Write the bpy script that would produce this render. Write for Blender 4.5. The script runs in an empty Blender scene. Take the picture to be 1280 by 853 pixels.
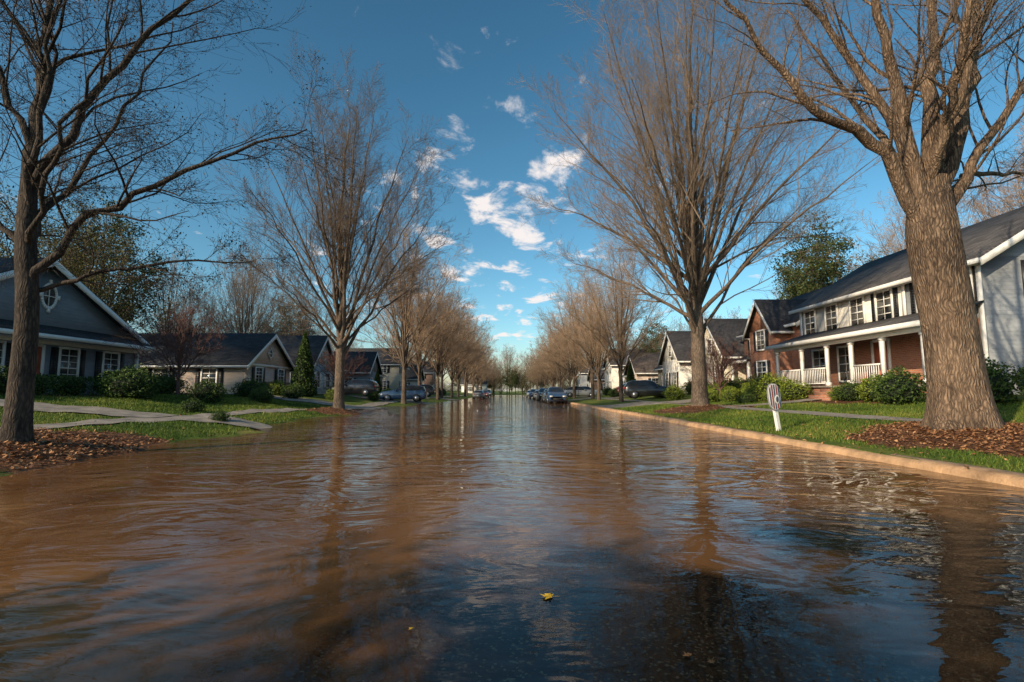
import bpy, math, random
import numpy as np
from mathutils import Vector
random.seed(7); rng=np.random.default_rng(7)
scene=bpy.context.scene
scene.view_settings.view_transform='Standard'
try: scene.view_settings.look='None'
except Exception: pass
scene.view_settings.exposure=0
COL=scene.collection

# ---------------------------------------------------------------- helpers
def sm(a,b,x):
    t=np.clip((x-a)/(b-a),0,1); return t*t*(3-2*t)
def link(ob,parent=None):
    COL.objects.link(ob)
    if parent is not None: ob.parent=parent
    return ob
def empty(name,loc=(0,0,0)):
    e=bpy.data.objects.new(name,None); e.location=loc; e.empty_display_size=.3
    return link(e)
def np_mesh(name,verts,faces,mats=(),midx=None,smooth=False,colors=None):
    me=bpy.data.meshes.new(name)
    verts=np.asarray(verts,dtype=np.float32); faces=np.asarray(faces,dtype=np.int32)
    nf,k=faces.shape
    me.vertices.add(len(verts)); me.vertices.foreach_set('co',verts.ravel())
    me.loops.add(nf*k); me.loops.foreach_set('vertex_index',faces.ravel())
    me.polygons.add(nf)
    me.polygons.foreach_set('loop_start',np.arange(0,nf*k,k,dtype=np.int32))
    me.polygons.foreach_set('loop_total',np.full(nf,k,dtype=np.int32))
    if smooth: me.polygons.foreach_set('use_smooth',np.ones(nf,dtype=bool))
    if midx is not None: me.polygons.foreach_set('material_index',np.asarray(midx,dtype=np.int32))
    for m in mats: me.materials.append(m)
    me.update(calc_edges=True)
    if colors is not None:
        a=me.attributes.new('tint','FLOAT','POINT'); a.data.foreach_set('value',np.asarray(colors,dtype=np.float32))
    return me

# ---------------------------------------------------------------- materials
def newmat(name):
    m=bpy.data.materials.new(name); m.use_nodes=True
    nt=m.node_tree; b=nt.nodes['Principled BSDF']
    return m,nt,b
def N(nt,t,**kw):
    n=nt.nodes.new(t)
    for k,v in kw.items(): setattr(n,k,v)
    return n
def ramp(nt,fac,stops):
    r=N(nt,'ShaderNodeValToRGB'); e=r.color_ramp.elements
    while len(e)<len(stops): e.new(.5)
    for i,(p,c) in enumerate(stops):
        e[i].position=p; e[i].color=(c[0],c[1],c[2],1)
    nt.links.new(fac,r.inputs[0]); return r.outputs[0]
def math_(nt,op,a,b=None,c=None,clamp=False):
    n=N(nt,'ShaderNodeMath',operation=op); n.use_clamp=clamp
    for i,v in enumerate((a,b,c)):
        if v is None: continue
        if isinstance(v,(int,float)): n.inputs[i].default_value=v
        else: nt.links.new(v,n.inputs[i])
    return n.outputs[0]
def noise(nt,vec,scale,detail=3,rough=.5,dist=0):
    n=N(nt,'ShaderNodeTexNoise'); n.inputs['Scale'].default_value=scale
    n.inputs['Detail'].default_value=detail; n.inputs['Roughness'].default_value=rough
    n.inputs['Distortion'].default_value=dist
    if vec is not None: nt.links.new(vec,n.inputs['Vector'])
    return n.outputs['Fac']
def bump(nt,h,dist,strength=1,normal=None):
    n=N(nt,'ShaderNodeBump'); n.inputs['Distance'].default_value=dist; n.inputs['Strength'].default_value=strength
    nt.links.new(h,n.inputs['Height'])
    if normal is not None: nt.links.new(normal,n.inputs['Normal'])
    return n.outputs[0]
def objco(nt): return N(nt,'ShaderNodeTexCoord').outputs['Object']
def scalevec(nt,v,s):
    m=N(nt,'ShaderNodeMapping'); m.inputs['Scale'].default_value=s
    nt.links.new(v,m.inputs['Vector']); return m.outputs[0]
def simple(name,col,rough=.7,var=.25,scale=3,bumpd=0,bscale=30,metal=0,spec=.5,coat=0):
    m,nt,b=newmat(name); co=objco(nt)
    f=noise(nt,co,scale,4,.6)
    c=ramp(nt,f,[(.3,[x*(1-var) for x in col]),(.7,[min(1,x*(1+var)) for x in col])])
    nt.links.new(c,b.inputs['Base Color'])
    b.inputs['Roughness'].default_value=rough; b.inputs['Metallic'].default_value=metal
    b.inputs['Specular IOR Level'].default_value=spec
    b.inputs['Coat Weight'].default_value=coat
    if bumpd: nt.links.new(bump(nt,noise(nt,co,bscale,3),bumpd),b.inputs['Normal'])
    return m
def bark(name,c1,c2,dist=.03,sc=1.0):
    m,nt,b=newmat(name); co=objco(nt)
    v=scalevec(nt,co,(9*sc,9*sc,1.6*sc))
    f=noise(nt,v,1.6,5,.65,1.2)
    g=noise(nt,co,1.3,3)
    vo=N(nt,'ShaderNodeTexVoronoi'); vo.feature='DISTANCE_TO_EDGE'; vo.inputs['Scale'].default_value=1.6
    wv=N(nt,'ShaderNodeVectorMath',operation='ADD')
    nz=N(nt,'ShaderNodeTexNoise'); nz.inputs['Scale'].default_value=2.2; nz.inputs['Detail'].default_value=3; nt.links.new(co,nz.inputs['Vector'])
    sc_=N(nt,'ShaderNodeVectorMath',operation='SCALE'); sc_.inputs['Scale'].default_value=.22; nt.links.new(nz.outputs['Color'],sc_.inputs[0])
    nt.links.new(co,wv.inputs[0]); nt.links.new(sc_.outputs[0],wv.inputs[1])
    v2=scalevec(nt,wv.outputs[0],(14*sc,14*sc,2.0*sc)); nt.links.new(v2,vo.inputs['Vector'])
    e=math_(nt,'MULTIPLY',vo.outputs['Distance'],2.4,clamp=True)
    h=math_(nt,'ADD',math_(nt,'MULTIPLY',f,.65),math_(nt,'MULTIPLY',e,.45))
    k=math_(nt,'ADD',math_(nt,'MULTIPLY',h,.7),math_(nt,'MULTIPLY',g,.4))
    c=ramp(nt,k,[(.38,c1),(.80,c2)])
    nt.links.new(c,b.inputs['Base Color']); b.inputs['Roughness'].default_value=.9
    b.inputs['Specular IOR Level'].default_value=.2
    nt.links.new(bump(nt,h,dist,1),b.inputs['Normal'])
    return m
def leafmat(name,stops,trans=.25):
    m,nt,b=newmat(name)
    a=N(nt,'ShaderNodeAttribute'); a.attribute_name='tint'
    c=ramp(nt,a.outputs['Fac'],stops)
    nt.links.new(c,b.inputs['Base Color']); b.inputs['Roughness'].default_value=.65
    b.inputs['Specular IOR Level'].default_value=.25
    if trans>0:
        t=N(nt,'ShaderNodeBsdfTranslucent'); nt.links.new(c,t.inputs[0])
        mx=N(nt,'ShaderNodeMixShader'); mx.inputs[0].default_value=trans
        nt.links.new(b.outputs[0],mx.inputs[1]); nt.links.new(t.outputs[0],mx.inputs[2])
        nt.links.new(mx.outputs[0],nt.nodes['Material Output'].inputs[0])
    return m
def siding(name,col,period=.16):
    m,nt,b=newmat(name); co=objco(nt)
    s=N(nt,'ShaderNodeSeparateXYZ'); nt.links.new(co,s.inputs[0])
    fr=math_(nt,'FRACT',math_(nt,'DIVIDE',s.outputs[2],period))
    h=math_(nt,'SUBTRACT',1,fr)
    f=noise(nt,scalevec(nt,co,(1,1,4)),1.5,5,.6)
    c=ramp(nt,f,[(.3,[x*.82 for x in col]),(.7,[min(1,x*1.08) for x in col])])
    nt.links.new(c,b.inputs['Base Color']); b.inputs['Roughness'].default_value=.6
    nt.links.new(bump(nt,h,.035,1),b.inputs['Normal'])
    return m
def brickm(name,c1,c2,mortar):
    m,nt,b=newmat(name); co=objco(nt)
    s=N(nt,'ShaderNodeSeparateXYZ'); nt.links.new(co,s.inputs[0])
    cb=N(nt,'ShaderNodeCombineXYZ'); nt.links.new(math_(nt,'ADD',s.outputs[0],s.outputs[1]),cb.inputs[0]); nt.links.new(s.outputs[2],cb.inputs[1])
    t=N(nt,'ShaderNodeTexBrick'); nt.links.new(cb.outputs[0],t.inputs['Vector'])
    t.inputs['Scale'].default_value=1; t.inputs['Brick Width'].default_value=.23; t.inputs['Row Height'].default_value=.08
    t.inputs['Mortar Size'].default_value=.008; t.inputs['Color1'].default_value=(*c1,1); t.inputs['Color2'].default_value=(*c2,1); t.inputs['Mortar'].default_value=(*mortar,1)
    nt.links.new(t.outputs['Color'],b.inputs['Base Color']); b.inputs['Roughness'].default_value=.85
    nt.links.new(bump(nt,math_(nt,'SUBTRACT',1,t.outputs['Fac']),.01),b.inputs['Normal'])
    return m
def shingle(name,col):
    m,nt,b=newmat(name); co=objco(nt)
    s=N(nt,'ShaderNodeSeparateXYZ'); nt.links.new(co,s.inputs[0])
    cb=N(nt,'ShaderNodeCombineXYZ'); nt.links.new(math_(nt,'ADD',s.outputs[0],s.outputs[1]),cb.inputs[0]); nt.links.new(s.outputs[2],cb.inputs[1])
    t=N(nt,'ShaderNodeTexBrick'); nt.links.new(cb.outputs[0],t.inputs['Vector'])
    t.inputs['Scale'].default_value=1; t.inputs['Brick Width'].default_value=.35; t.inputs['Row Height'].default_value=.1
    t.inputs['Mortar Size'].default_value=.012
    t.inputs['Color1'].default_value=(*[x*.7 for x in col],1); t.inputs['Color2'].default_value=(*[x*1.35 for x in col],1); t.inputs['Mortar'].default_value=(*[x*.35 for x in col],1)
    f=noise(nt,co,.9,5,.65)
    mx=N(nt,'ShaderNodeMix',data_type='RGBA',blend_type='MULTIPLY'); mx.inputs[0].default_value=.7
    nt.links.new(t.outputs['Color'],mx.inputs[6]); nt.links.new(ramp(nt,f,[(.3,(.55,.5,.5)),(.7,(1.3,1.25,1.2))]),mx.inputs[7])
    nt.links.new(mx.outputs[2],b.inputs['Base Color']); b.inputs['Roughness'].default_value=.9
    nt.links.new(bump(nt,math_(nt,'SUBTRACT',1,t.outputs['Fac']),.015),b.inputs['Normal'])
    return m

M={}
M['white']=simple('white_paint',(.80,.78,.74),.5,.08,2)
M['black']=simple('black_paint',(.012,.013,.016),.45,.2,3)
M['greydoor']=simple('door_paint',(.42,.09,.035),.4,.1,3)
M['sid_grey']=siding('grey_blue_siding',(.20,.235,.27))
M['sid_white']=siding('white_siding',(.80,.77,.70))
M['sid_beige']=siding('beige_siding',(.68,.54,.44))
M['sid_blue']=siding('pale_blue_siding',(.42,.55,.58))
M['sid_cream']=siding('cream_siding',(.68,.60,.46))
M['sid_lgrey']=siding('light_grey_siding',(.27,.29,.31))
M['brick']=brickm('red_brick',(.46,.17,.08),(.33,.11,.05),(.38,.32,.27))
M['brick2']=brickm('brown_brick',(.27,.14,.08),(.19,.10,.06),(.3,.27,.23))
M['roof']=shingle('dark_shingles',(.05,.05,.056))
M['roof2']=shingle('grey_shingles',(.085,.082,.085))
M['roof3']=shingle('brown_shingles',(.10,.08,.07))
g,nt,b=newmat('window_glass'); 
co=objco(nt); f=noise(nt,co,.9,2)
nt.links.new(ramp(nt,f,[(.4,(.012,.016,.02)),(.6,(.12,.11,.095))]),b.inputs['Base Color'])
b.inputs['Roughness'].default_value=.06; b.inputs['Specular IOR Level'].default_value=.9
nt.links.new(bump(nt,noise(nt,co,1.5,1),.01),b.inputs['Normal']); M['glass']=g
M['conc']=simple('concrete',(.27,.23,.185),.85,.4,2.2,.006,60)
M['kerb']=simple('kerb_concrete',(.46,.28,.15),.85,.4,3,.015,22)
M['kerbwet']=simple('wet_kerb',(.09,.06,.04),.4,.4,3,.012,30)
M['bark_a']=bark('bark_hero',(.05,.034,.025),(.34,.235,.155),.05)
M['bark_b']=bark('bark_mid',(.06,.046,.036),(.27,.20,.145),.03)
M['bark_d']=bark('bark_dark',(.022,.018,.016),(.11,.085,.066),.02)
M['twig']=simple('twig_bark_grey',(.15,.11,.08),.85,.35,1.2)
M['bark_w']=simple('twig_bark_warm',(.32,.22,.14),.85,.4,1.2)
M['bark_w2']=simple('twig_bark_tan',(.22,.16,.11),.85,.35,1.2)
M['bark_r']=simple('twig_bark_red',(.13,.065,.055),.85,.35,1.2)
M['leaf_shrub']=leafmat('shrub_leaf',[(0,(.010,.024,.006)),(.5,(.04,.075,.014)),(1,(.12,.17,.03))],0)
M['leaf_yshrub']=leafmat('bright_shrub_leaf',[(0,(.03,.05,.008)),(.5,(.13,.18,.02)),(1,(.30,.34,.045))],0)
M['leaf_pine']=leafmat('pine_needles',[(0,(.012,.024,.008)),(.5,(.04,.06,.014)),(1,(.11,.12,.03))],0)
M['leaf_olive']=leafmat('olive_leaf',[(0,(.03,.033,.008)),(.5,(.10,.09,.02)),(1,(.22,.17,.045))],.2)
M['leaf_bud']=leafmat('bud_leaf',[(0,(.02,.018,.01)),(1,(.08,.065,.03))],0)
M['grass']=leafmat('grass_blade',[(0,(.035,.065,.01)),(.5,(.11,.18,.022)),(1,(.29,.27,.06))],.25)
M['litter']=leafmat('dry_leaf',[(0,(.07,.032,.018)),(.5,(.28,.12,.05)),(1,(.52,.28,.13))],0)
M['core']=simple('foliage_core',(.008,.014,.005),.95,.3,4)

# ---------------------------------------------------------------- terrain
MOUNDS=[(8.75,9.8,2.6,.14),(-8.2,8.7,2.3,.10),(9.2,24.7,2.0,.15),(-8.4,25.6,1.6,.22)]
def wob(x,y):
    return .5*np.sin(x*1.3+y*.71)+.3*np.sin(x*2.9-y*1.7+1)+.2*np.sin(y*3.7+x*.6+2)+.15*np.sin(x*7.1+y*5.3)
def H(x,y):
    x=np.asarray(x,float); y=np.asarray(y,float)
    ax=np.abs(x); s=ax-6.0
    w=wob(x,y)
    zr=np.where(ax<6.0,-.035-.09*(ax/6)**2,0)
    base=np.where(x>0,.10,-.06+.045*w)
    side=base+.25*sm(0,4,s)+.65*sm(4,13,s)+.012*w
    side=np.where(x<0,side+ .10*sm(0,4,s),side)
    z=np.where(ax<6.0,zr,side)
    for (cx,cy,rx,ry,dz) in [(-8,38,4,4,-.30),(-9.5,30,3,3,-.30),(-7,32,3,7,-.15),(8,34,2.6,2.2,-.22),(-7,17,1.8,1.8,-.16),(-7.4,21.5,2.2,3,-.18),(7.2,21,1.4,2.5,-.17),(-8,50,4,6,-.2)]:
        z=z+np.where(ax>=6.0,dz*np.exp(-((x-cx)/rx)**2-((y-cy)/ry)**2),0)
    for (cx,cy,r,h) in MOUNDS:
        z=z+np.where(ax>=6.0,h*np.exp(-((x-cx)**2+(y-cy)**2)/(r*r*.5)),0)
    z=z+.25*sm(150,260,y)
    z=z+3.0*sm(120,600,np.hypot(x,y-20))*0.4
    return z
def mulch(x,y):
    w=wob(x*1.1,y*1.1)*.5
    m=np.zeros_like(np.asarray(x,float))
    for (cx,cy,rx,ry) in [(9.3,9.2,2.5,2.9),(-8.6,8.6,2.6,2.9),(9.2,24.5,2.3,2.0),(-8.4,25.6,1.8,1.6),(15.0,26,1.6,7),(-19.5,25,2.0,7),(9,5.5,2.0,1.2)]:
        d=np.sqrt(((x-cx)/rx)**2+((y-cy)/ry)**2)
        m=np.maximum(m,1-sm(.8,1.15,d+w*.35))
    return m
def axis(pts):
    out=[]
    for a,b,st in pts:
        out+=list(np.arange(a,b-1e-6,st))
    return np.array(out)
xs=axis([(-900,-200,100),(-200,-60,20),(-60,-24,4),(-24,-14,.6),(-14,-6.1,.16)])
xs=np.concatenate([xs,[-6.02,-6.0,-5.99]]); 
inner=np.arange(-5.6,5.7,.5)
xs=np.concatenate([xs,inner,[5.99,6.0,6.02],-xs[::-1][3:],[900]])
xs=np.unique(np.round(xs,4))
ys=np.concatenate([axis([(-300,-60,60),(-60,-12,6),(-12,3,1),(3,30,.18),(30,60,.6),(60,160,3),(160,400,15),(400,1500,100)]),[1500]])
X,Y=np.meshgrid(xs,ys); Z=H(X,Y)
V=np.stack([X.ravel(),Y.ravel(),Z.ravel()],1)
nx=len(xs);ny=len(ys)
i=np.arange(nx-1)[None,:]+np.arange(ny-1)[:,None]*nx
F=np.stack([i,i+1,i+1+nx,i+nx],-1).reshape(-1,4)
m,nt,b=newmat('lawn_and_mulch'); co=objco(nt)
a=N(nt,'ShaderNodeAttribute'); a.attribute_name='tint'
n1=noise(nt,co,.6,4,.6); n2=noise(nt,co,14,4,.7); n3=noise(nt,co,2.5,4,.6)
gr=ramp(nt,math_(nt,'ADD',math_(nt,'MULTIPLY',n1,.6),math_(nt,'MULTIPLY',n2,.4)),[(.32,(.035,.055,.01)),(.5,(.095,.14,.02)),(.66,(.24,.20,.055))])
mu=ramp(nt,math_(nt,'ADD',math_(nt,'MULTIPLY',n3,.4),math_(nt,'MULTIPLY',n2,.6)),[(.3,(.035,.018,.012)),(.5,(.13,.06,.03)),(.72,(.28,.15,.08))])
mf=math_(nt,'ADD',a.outputs['Fac'],math_(nt,'MULTIPLY',math_(nt,'SUBTRACT',n3,.5),1.2))
mf=ramp(nt,mf,[(.4,(0,0,0)),(.6,(1,1,1))])
mx=N(nt,'ShaderNodeMix',data_type='RGBA'); nt.links.new(mf,mx.inputs[0]); nt.links.new(gr,mx.inputs[6]); nt.links.new(mu,mx.inputs[7])
nt.links.new(mx.outputs[2],b.inputs['Base Color']); b.inputs['Roughness'].default_value=.95; b.inputs['Specular IOR Level'].default_value=.15
nt.links.new(bump(nt,n2,.04),b.inputs['Normal']); M['ground']=m
# asphalt
m,nt,b=newmat('asphalt'); co=objco(nt)
vo=N(nt,'ShaderNodeTexVoronoi'); vo.inputs['Scale'].default_value=80; nt.links.new(co,vo.inputs['Vector'])
vs=N(nt,'ShaderNodeSeparateXYZ'); nt.links.new(vo.outputs['Color'],vs.inputs[0])
c=ramp(nt,vs.outputs[0],[(.0,(.012,.010,.009)),(.55,(.045,.036,.03)),(.88,(.10,.08,.06)),(.94,(.65,.52,.38))])
nt.links.new(c,b.inputs['Base Color']); b.inputs['Roughness'].default_value=.6
nt.links.new(bump(nt,vs.outputs[1],.006),b.inputs['Normal']); M['asphalt']=m
me=np_mesh('ground',V,F,[M['ground']],None,True,mulch(X,Y).ravel())
link(bpy.data.objects.new('ground',me))

def strip(name,x0,x1,y0,y1,off,mat,nx_=6,ny_=200):
    xx=np.linspace(x0,x1,nx_); yy=np.linspace(y0,y1,ny_)
    A,B=np.meshgrid(xx,yy)
    Z=H(A,B)+off
    v=np.stack([A.ravel(),B.ravel(),Z.ravel()],1)
    i=np.arange(nx_-1)[None,:]+np.arange(ny_-1)[:,None]*nx_
    f=np.stack([i,i+1,i+1+nx_,i+nx_],-1).reshape(-1,4)
    o=bpy.data.objects.new(name,np_mesh(name,v,f,[mat],None,True)); link(o); return o
strip('road',-5.98,5.98,-60,170,.006,M['asphalt'],14,240)
strip('sidewalk',9.7,10.9,-20,150,.03,M['conc'],5,900)
strip('sidewalk',-10.9,-9.7,-20,150,.03,M['conc'],5,900)
for (x0,x1,y0,y1) in [(6.1,9.69,33,37),(10.91,19,33,37),(6.1,18,56,60),
                      (-9.69,-6.1,15.2,17.2),(-21,-10.91,15.2,17.2),(-9.69,-6.1,33,36.6),(-24,-10.91,33,36.6),(-20,-6.1,48,52),(-20,-6.1,66,70),(6.1,18,76,80),
                      (10.91,15.6,24.2,25.6)]:
    strip('driveway',x0,x1,y0,y1,.045,M['conc'],30,20)
def kerb(x,sgn,y0,y1,h,w,mat):
    yy=np.arange(y0,y1,.5)
    prof=[(-.02,-.15),(0,h-.05),(.05,h),(w-.03,h+.012),(w,h-.02),(w,-.15)]
    wv=.04*np.sin(yy*.35)+.015*np.sin(yy*1.3)
    v=[];f=[]
    k=len(prof)
    for j,y in enumerate(yy):
        for (a,z) in prof: v.append((x+sgn*(a)+wv[j]*sgn-.05*sgn,y,z+.006*math.sin(y*2.1)))
    for j in range(len(yy)-1):
        for q in range(k-1): f.append((j*k+q,j*k+q+1,(j+1)*k+q+1,(j+1)*k+q))
    link(bpy.data.objects.new('kerb',np_mesh('kerb',v,f,[mat],None,False)))
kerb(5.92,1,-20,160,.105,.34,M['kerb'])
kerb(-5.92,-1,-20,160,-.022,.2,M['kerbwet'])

# ---------------------------------------------------------------- water
m,nt,b=newmat('flood_water'); nt.nodes.remove(b)
out=nt.nodes['Material Output']; co=objco(nt)
s=N(nt,'ShaderNodeSeparateXYZ'); nt.links.new(co,s.inputs[0])
def ell(cx,cy,rx,ry):
    dx=math_(nt,'DIVIDE',math_(nt,'SUBTRACT',s.outputs[0],cx),rx); dy=math_(nt,'DIVIDE',math_(nt,'SUBTRACT',s.outputs[1],cy),ry)
    return math_(nt,'SQRT',math_(nt,'ADD',math_(nt,'MULTIPLY',dx,dx),math_(nt,'MULTIPLY',dy,dy)))
dd=math_(nt,'MINIMUM',ell(.6,1.4,1.9,2.9),ell(4.4,2.8,3.4,2.8))
dn=math_(nt,'ADD',dd,math_(nt,'MULTIPLY',math_(nt,'SUBTRACT',noise(nt,co,.9,4,.6,.8),.5),1.2))
tf=ramp(nt,dn,[(.6,(.04,.04,.04)),(1.15,(1,1,1))])
# thin water over the road crown is calm
calm=N(nt,'ShaderNodeMapRange'); nt.links.new(ell(.6,1.0,2.6,3.6),calm.inputs[0]); calm.inputs[1].default_value=.5; calm.inputs[2].default_value=1.5; calm.inputs[3].default_value=.16; calm.inputs[4].default_value=1
cl_=calm.outputs[0]
n1=noise(nt,scalevec(nt,co,(.8,1.2,1)),1.0,2,.5,2.2)
n2=noise(nt,scalevec(nt,co,(1.7,4.2,1)),1.2,3,.5,1.0)
n3=noise(nt,scalevec(nt,co,(8,14,1)),1.2,2,.5,.2)
patch=ramp(nt,noise(nt,co,.25,2,.5),[(.40,(.12,.12,.12)),(.62,(1,1,1))])
nA=bump(nt,math_(nt,'MULTIPLY',n1,cl_),.030)
h2=math_(nt,'MULTIPLY',math_(nt,'MULTIPLY',n2,patch),cl_)
nB=bump(nt,h2,.0165,1,nA)
nC=bump(nt,math_(nt,'MULTIPLY',n3,patch),.0014,1,nB)
mud=ramp(nt,noise(nt,scalevec(nt,co,(.5,.35,1)),1.0,4,.55,.6),[(.3,(.11,.047,.017)),(.55,(.20,.093,.035)),(.75,(.32,.17,.072))])
df=N(nt,'ShaderNodeBsdfDiffuse'); nt.links.new(mud,df.inputs[0])
tr=N(nt,'ShaderNodeBsdfTransparent'); tr.inputs[0].default_value=(.88,.75,.6,1)
mxa=N(nt,'ShaderNodeMixShader'); nt.links.new(tf,mxa.inputs[0]); nt.links.new(tr.outputs[0],mxa.inputs[1]); nt.links.new(df.outputs[0],mxa.inputs[2])
gl=N(nt,'ShaderNodeBsdfGlossy'); gl.inputs['Roughness'].default_value=.012; nt.links.new(nC,gl.inputs['Normal'])
fr=N(nt,'ShaderNodeFresnel'); fr.inputs['IOR'].default_value=1.40; nt.links.new(nC,fr.inputs['Normal'])
mxb=N(nt,'ShaderNodeMixShader'); nt.links.new(fr.outputs[0],mxb.inputs[0]); nt.links.new(mxa.outputs[0],mxb.inputs[1]); nt.links.new(gl.outputs[0],mxb.inputs[2])
nt.links.new(mxb.outputs[0],out.inputs[0]); M['water']=m
link(bpy.data.objects.new('flood_water',np_mesh('flood_water',[(-14,-40,0),(14,-40,0),(14,190,0),(-14,190,0)],[(0,1,2,3)],[m])))

# ---------------------------------------------------------------- trees
class Tree:
    def __init__(s,seed,nch=(9,6,4),nseg=(7,5,4,3),sides=(6,4,3,3),ratio=(.5,.5,.5),ang=(.45,.6,.7),trop=.06,rmin=.005,jit=.12,tfrom=.15,rrat=.55):
        s.R=random.Random(seed); s.g={}; s.tips=[]
        s.nch=nch;s.nseg=nseg;s.sides=sides;s.ratio=ratio;s.ang=ang;s.trop=trop;s.rmin=rmin;s.jit=jit;s.tfrom=tfrom;s.rrat=rrat
    def add(s,pts,rad,k):
        s.g.setdefault((len(pts),k),[]).append((pts,rad))
    def kids(s,pts,rad,L,lvl):
        if lvl>=len(s.nch)+1: return
        R=s.R; n=s.nch[lvl-1]; n=max(1,int(round(n*R.uniform(.8,1.2))))
        m=len(pts)-1
        for i in range(n):
            t=s.tfrom+(1-s.tfrom)*(i+R.random())/n
            t=min(t,.995); q=t*m; j=int(q); f=q-j
            a=pts[j];b=pts[j+1]
            p=tuple(a[c]+(b[c]-a[c])*f for c in range(3))
            d=[b[c]-a[c] for c in range(3)]; l=math.sqrt(d[0]**2+d[1]**2+d[2]**2)+1e-9
            d=[c/l for c in d]
            r=rad[j]+(rad[j+1]-rad[j])*f
            while True:
                v=[R.gauss(0,1) for _ in range(3)]
                dt=v[0]*d[0]+v[1]*d[1]+v[2]*d[2]
                v=[v[c]-dt*d[c] for c in range(3)]; lv=math.sqrt(v[0]**2+v[1]**2+v[2]**2)
                if lv>.2: break
            an=s.ang[lvl-1]*R.uniform(.7,1.35)
            ca,sa=math.cos(an),math.sin(an)
            nd=[d[c]*ca+v[c]/lv*sa for c in range(3)]
            Lc=L*s.ratio[lvl-1]*(1.1-.65*t)*R.uniform(.65,1.3)
            s.branch(p,nd,Lc,max(s.rmin,min(r*.8,r*s.rrat*R.uniform(.8,1.2))),lvl)
    def branch(s,p,d,L,r,lvl):
        R=s.R; n=s.nseg[min(lvl,len(s.nseg)-1)]
        pts=[p]; rad=[r]; st=L/n; x,y,z=p; d=list(d)
        for i in range(n):
            d[0]+=R.gauss(0,s.jit); d[1]+=R.gauss(0,s.jit); d[2]+=R.gauss(0,s.jit)+s.trop
            l=math.sqrt(d[0]**2+d[1]**2+d[2]**2); d=[c/l for c in d]
            x+=d[0]*st;y+=d[1]*st;z+=d[2]*st
            pts.append((x,y,z)); rad.append(max(s.rmin*.6,r*(1-.8*(i+1)/n)))
        s.add(pts,rad,s.sides[min(lvl,len(s.sides)-1)])
        s.kids(pts,rad,L,lvl+1)
        if lvl>=len(s.nch): s.tips.append(pts[-1]); s.tips.append(pts[len(pts)//2])
    def limb(s,way,r0,r1,k=8,n=14,jit=.06,kids=True,power=1.0):
        W=[Vector(w) for w in way]; W=[W[0]*2-W[1]]+W+[W[-1]*2-W[-2]]
        m=len(W)-3; pts=[];rad=[];R=s.R
        for i in range(n+1):
            q=i/n*m; j=min(int(q),m-1); t=q-j
            a,b,c,d=W[j:j+4]
            v=.5*((2*b)+(c-a)*t+(2*a-5*b+4*c-d)*t*t+(3*b-a-3*c+d)*t**3)
            sc=jit if 0<i<n else 0
            pts.append((v.x+R.gauss(0,sc),v.y+R.gauss(0,sc),v.z+R.gauss(0,sc)))
            rad.append(r0+(r1-r0)*(i/n)**power)
        s.add(pts,rad,k)
        L=sum((Vector(pts[i+1])-Vector(pts[i])).length for i in range(n))
        if kids: s.kids(pts,rad,L,1)
        return pts
    def trunk(s,way,rs,flare=1.5,k=20,n=26,fh=.5):
        W=[Vector(w) for w in way]; W=[W[0]*2-W[1]]+W+[W[-1]*2-W[-2]]
        m=len(W)-3; V=[];F=[];R=s.R; ph=R.uniform(0,6)
        z0=way[0][2]
        for i in range(n+1):
            q=(i/n)**1.4*m; j=min(int(q),m-1); t=q-j
            a,b,c,d=W[j:j+4]
            v=.5*((2*b)+(c-a)*t+(2*a-5*b+4*c-d)*t*t+(3*b-a-3*c+d)*t**3)
            r=rs[j]+(rs[j+1]-rs[j])*t
            fl=math.exp(-max(0,(v.z-z0))/fh)
            for q2 in range(k):
                th=2*math.pi*q2/k
                rr=r*(1+(flare-1)*fl*(1+.45*math.sin(5*th+ph)+.2*math.sin(3*th+1+ph))+.03*math.sin(4*th+v.z*1.3)+.02*math.sin(9*th-v.z*.8+ph))
                V.append((v.x+rr*math.cos(th),v.y+rr*math.sin(th),v.z))
        for i in range(n):
            for q2 in range(k):
                F.append((i*k+q2,i*k+(q2+1)%k,(i+1)*k+(q2+1)%k,(i+1)*k+q2))
        s.tr=(V,F)
    def mesh(s,name,mats):
        VV=[];FF=[];MI=[];off=0
        if hasattr(s,'tr'):
            VV.append(np.array(s.tr[0])); FF.append(np.array(s.tr[1])); MI.append(np.zeros(len(s.tr[1]),int)); off=len(s.tr[0])
        for (n,k),L in s.g.items():
            P=np.array([a for a,_ in L]); Rr=np.array([r for _,r in L]); B=len(L)
            D=P[:,-1]-P[:,0]; D/=np.linalg.norm(D,axis=1,keepdims=True)+1e-9
            A=np.where(np.abs(D[:,2:3])<.8,np.array([[0,0,1.]]),np.array([[1.,0,0]]))
            U=np.cross(D,A); U/=np.linalg.norm(U,axis=1,keepdims=True); W=np.cross(D,U)
            th=np.arange(k)*2*np.pi/k
            ring=np.cos(th)[None,:,None]*U[:,None,:]+np.sin(th)[None,:,None]*W[:,None,:]
            v=P[:,:,None,:]+Rr[:,:,None,None]*ring[:,None,:,:]
            VV.append(v.reshape(-1,3))
            base=(np.arange(B)*n*k)[:,None,None]+(np.arange(n-1)*k)[None,:,None]
            q=np.arange(k)[None,None,:]; q2=(np.arange(k)+1)%k; q2=q2[None,None,:]
            f=np.stack([base+q,base+q2,base+q2+k,base+q+k],-1).reshape(-1,4)+off
            FF.append(f); off+=B*n*k
            MI.append(np.full(len(f),0 if (k>=5 or len(mats)==1) else 1))
        return np_mesh(name,np.concatenate(VV),np.concatenate(FF),mats,np.concatenate(MI),True)
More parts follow.
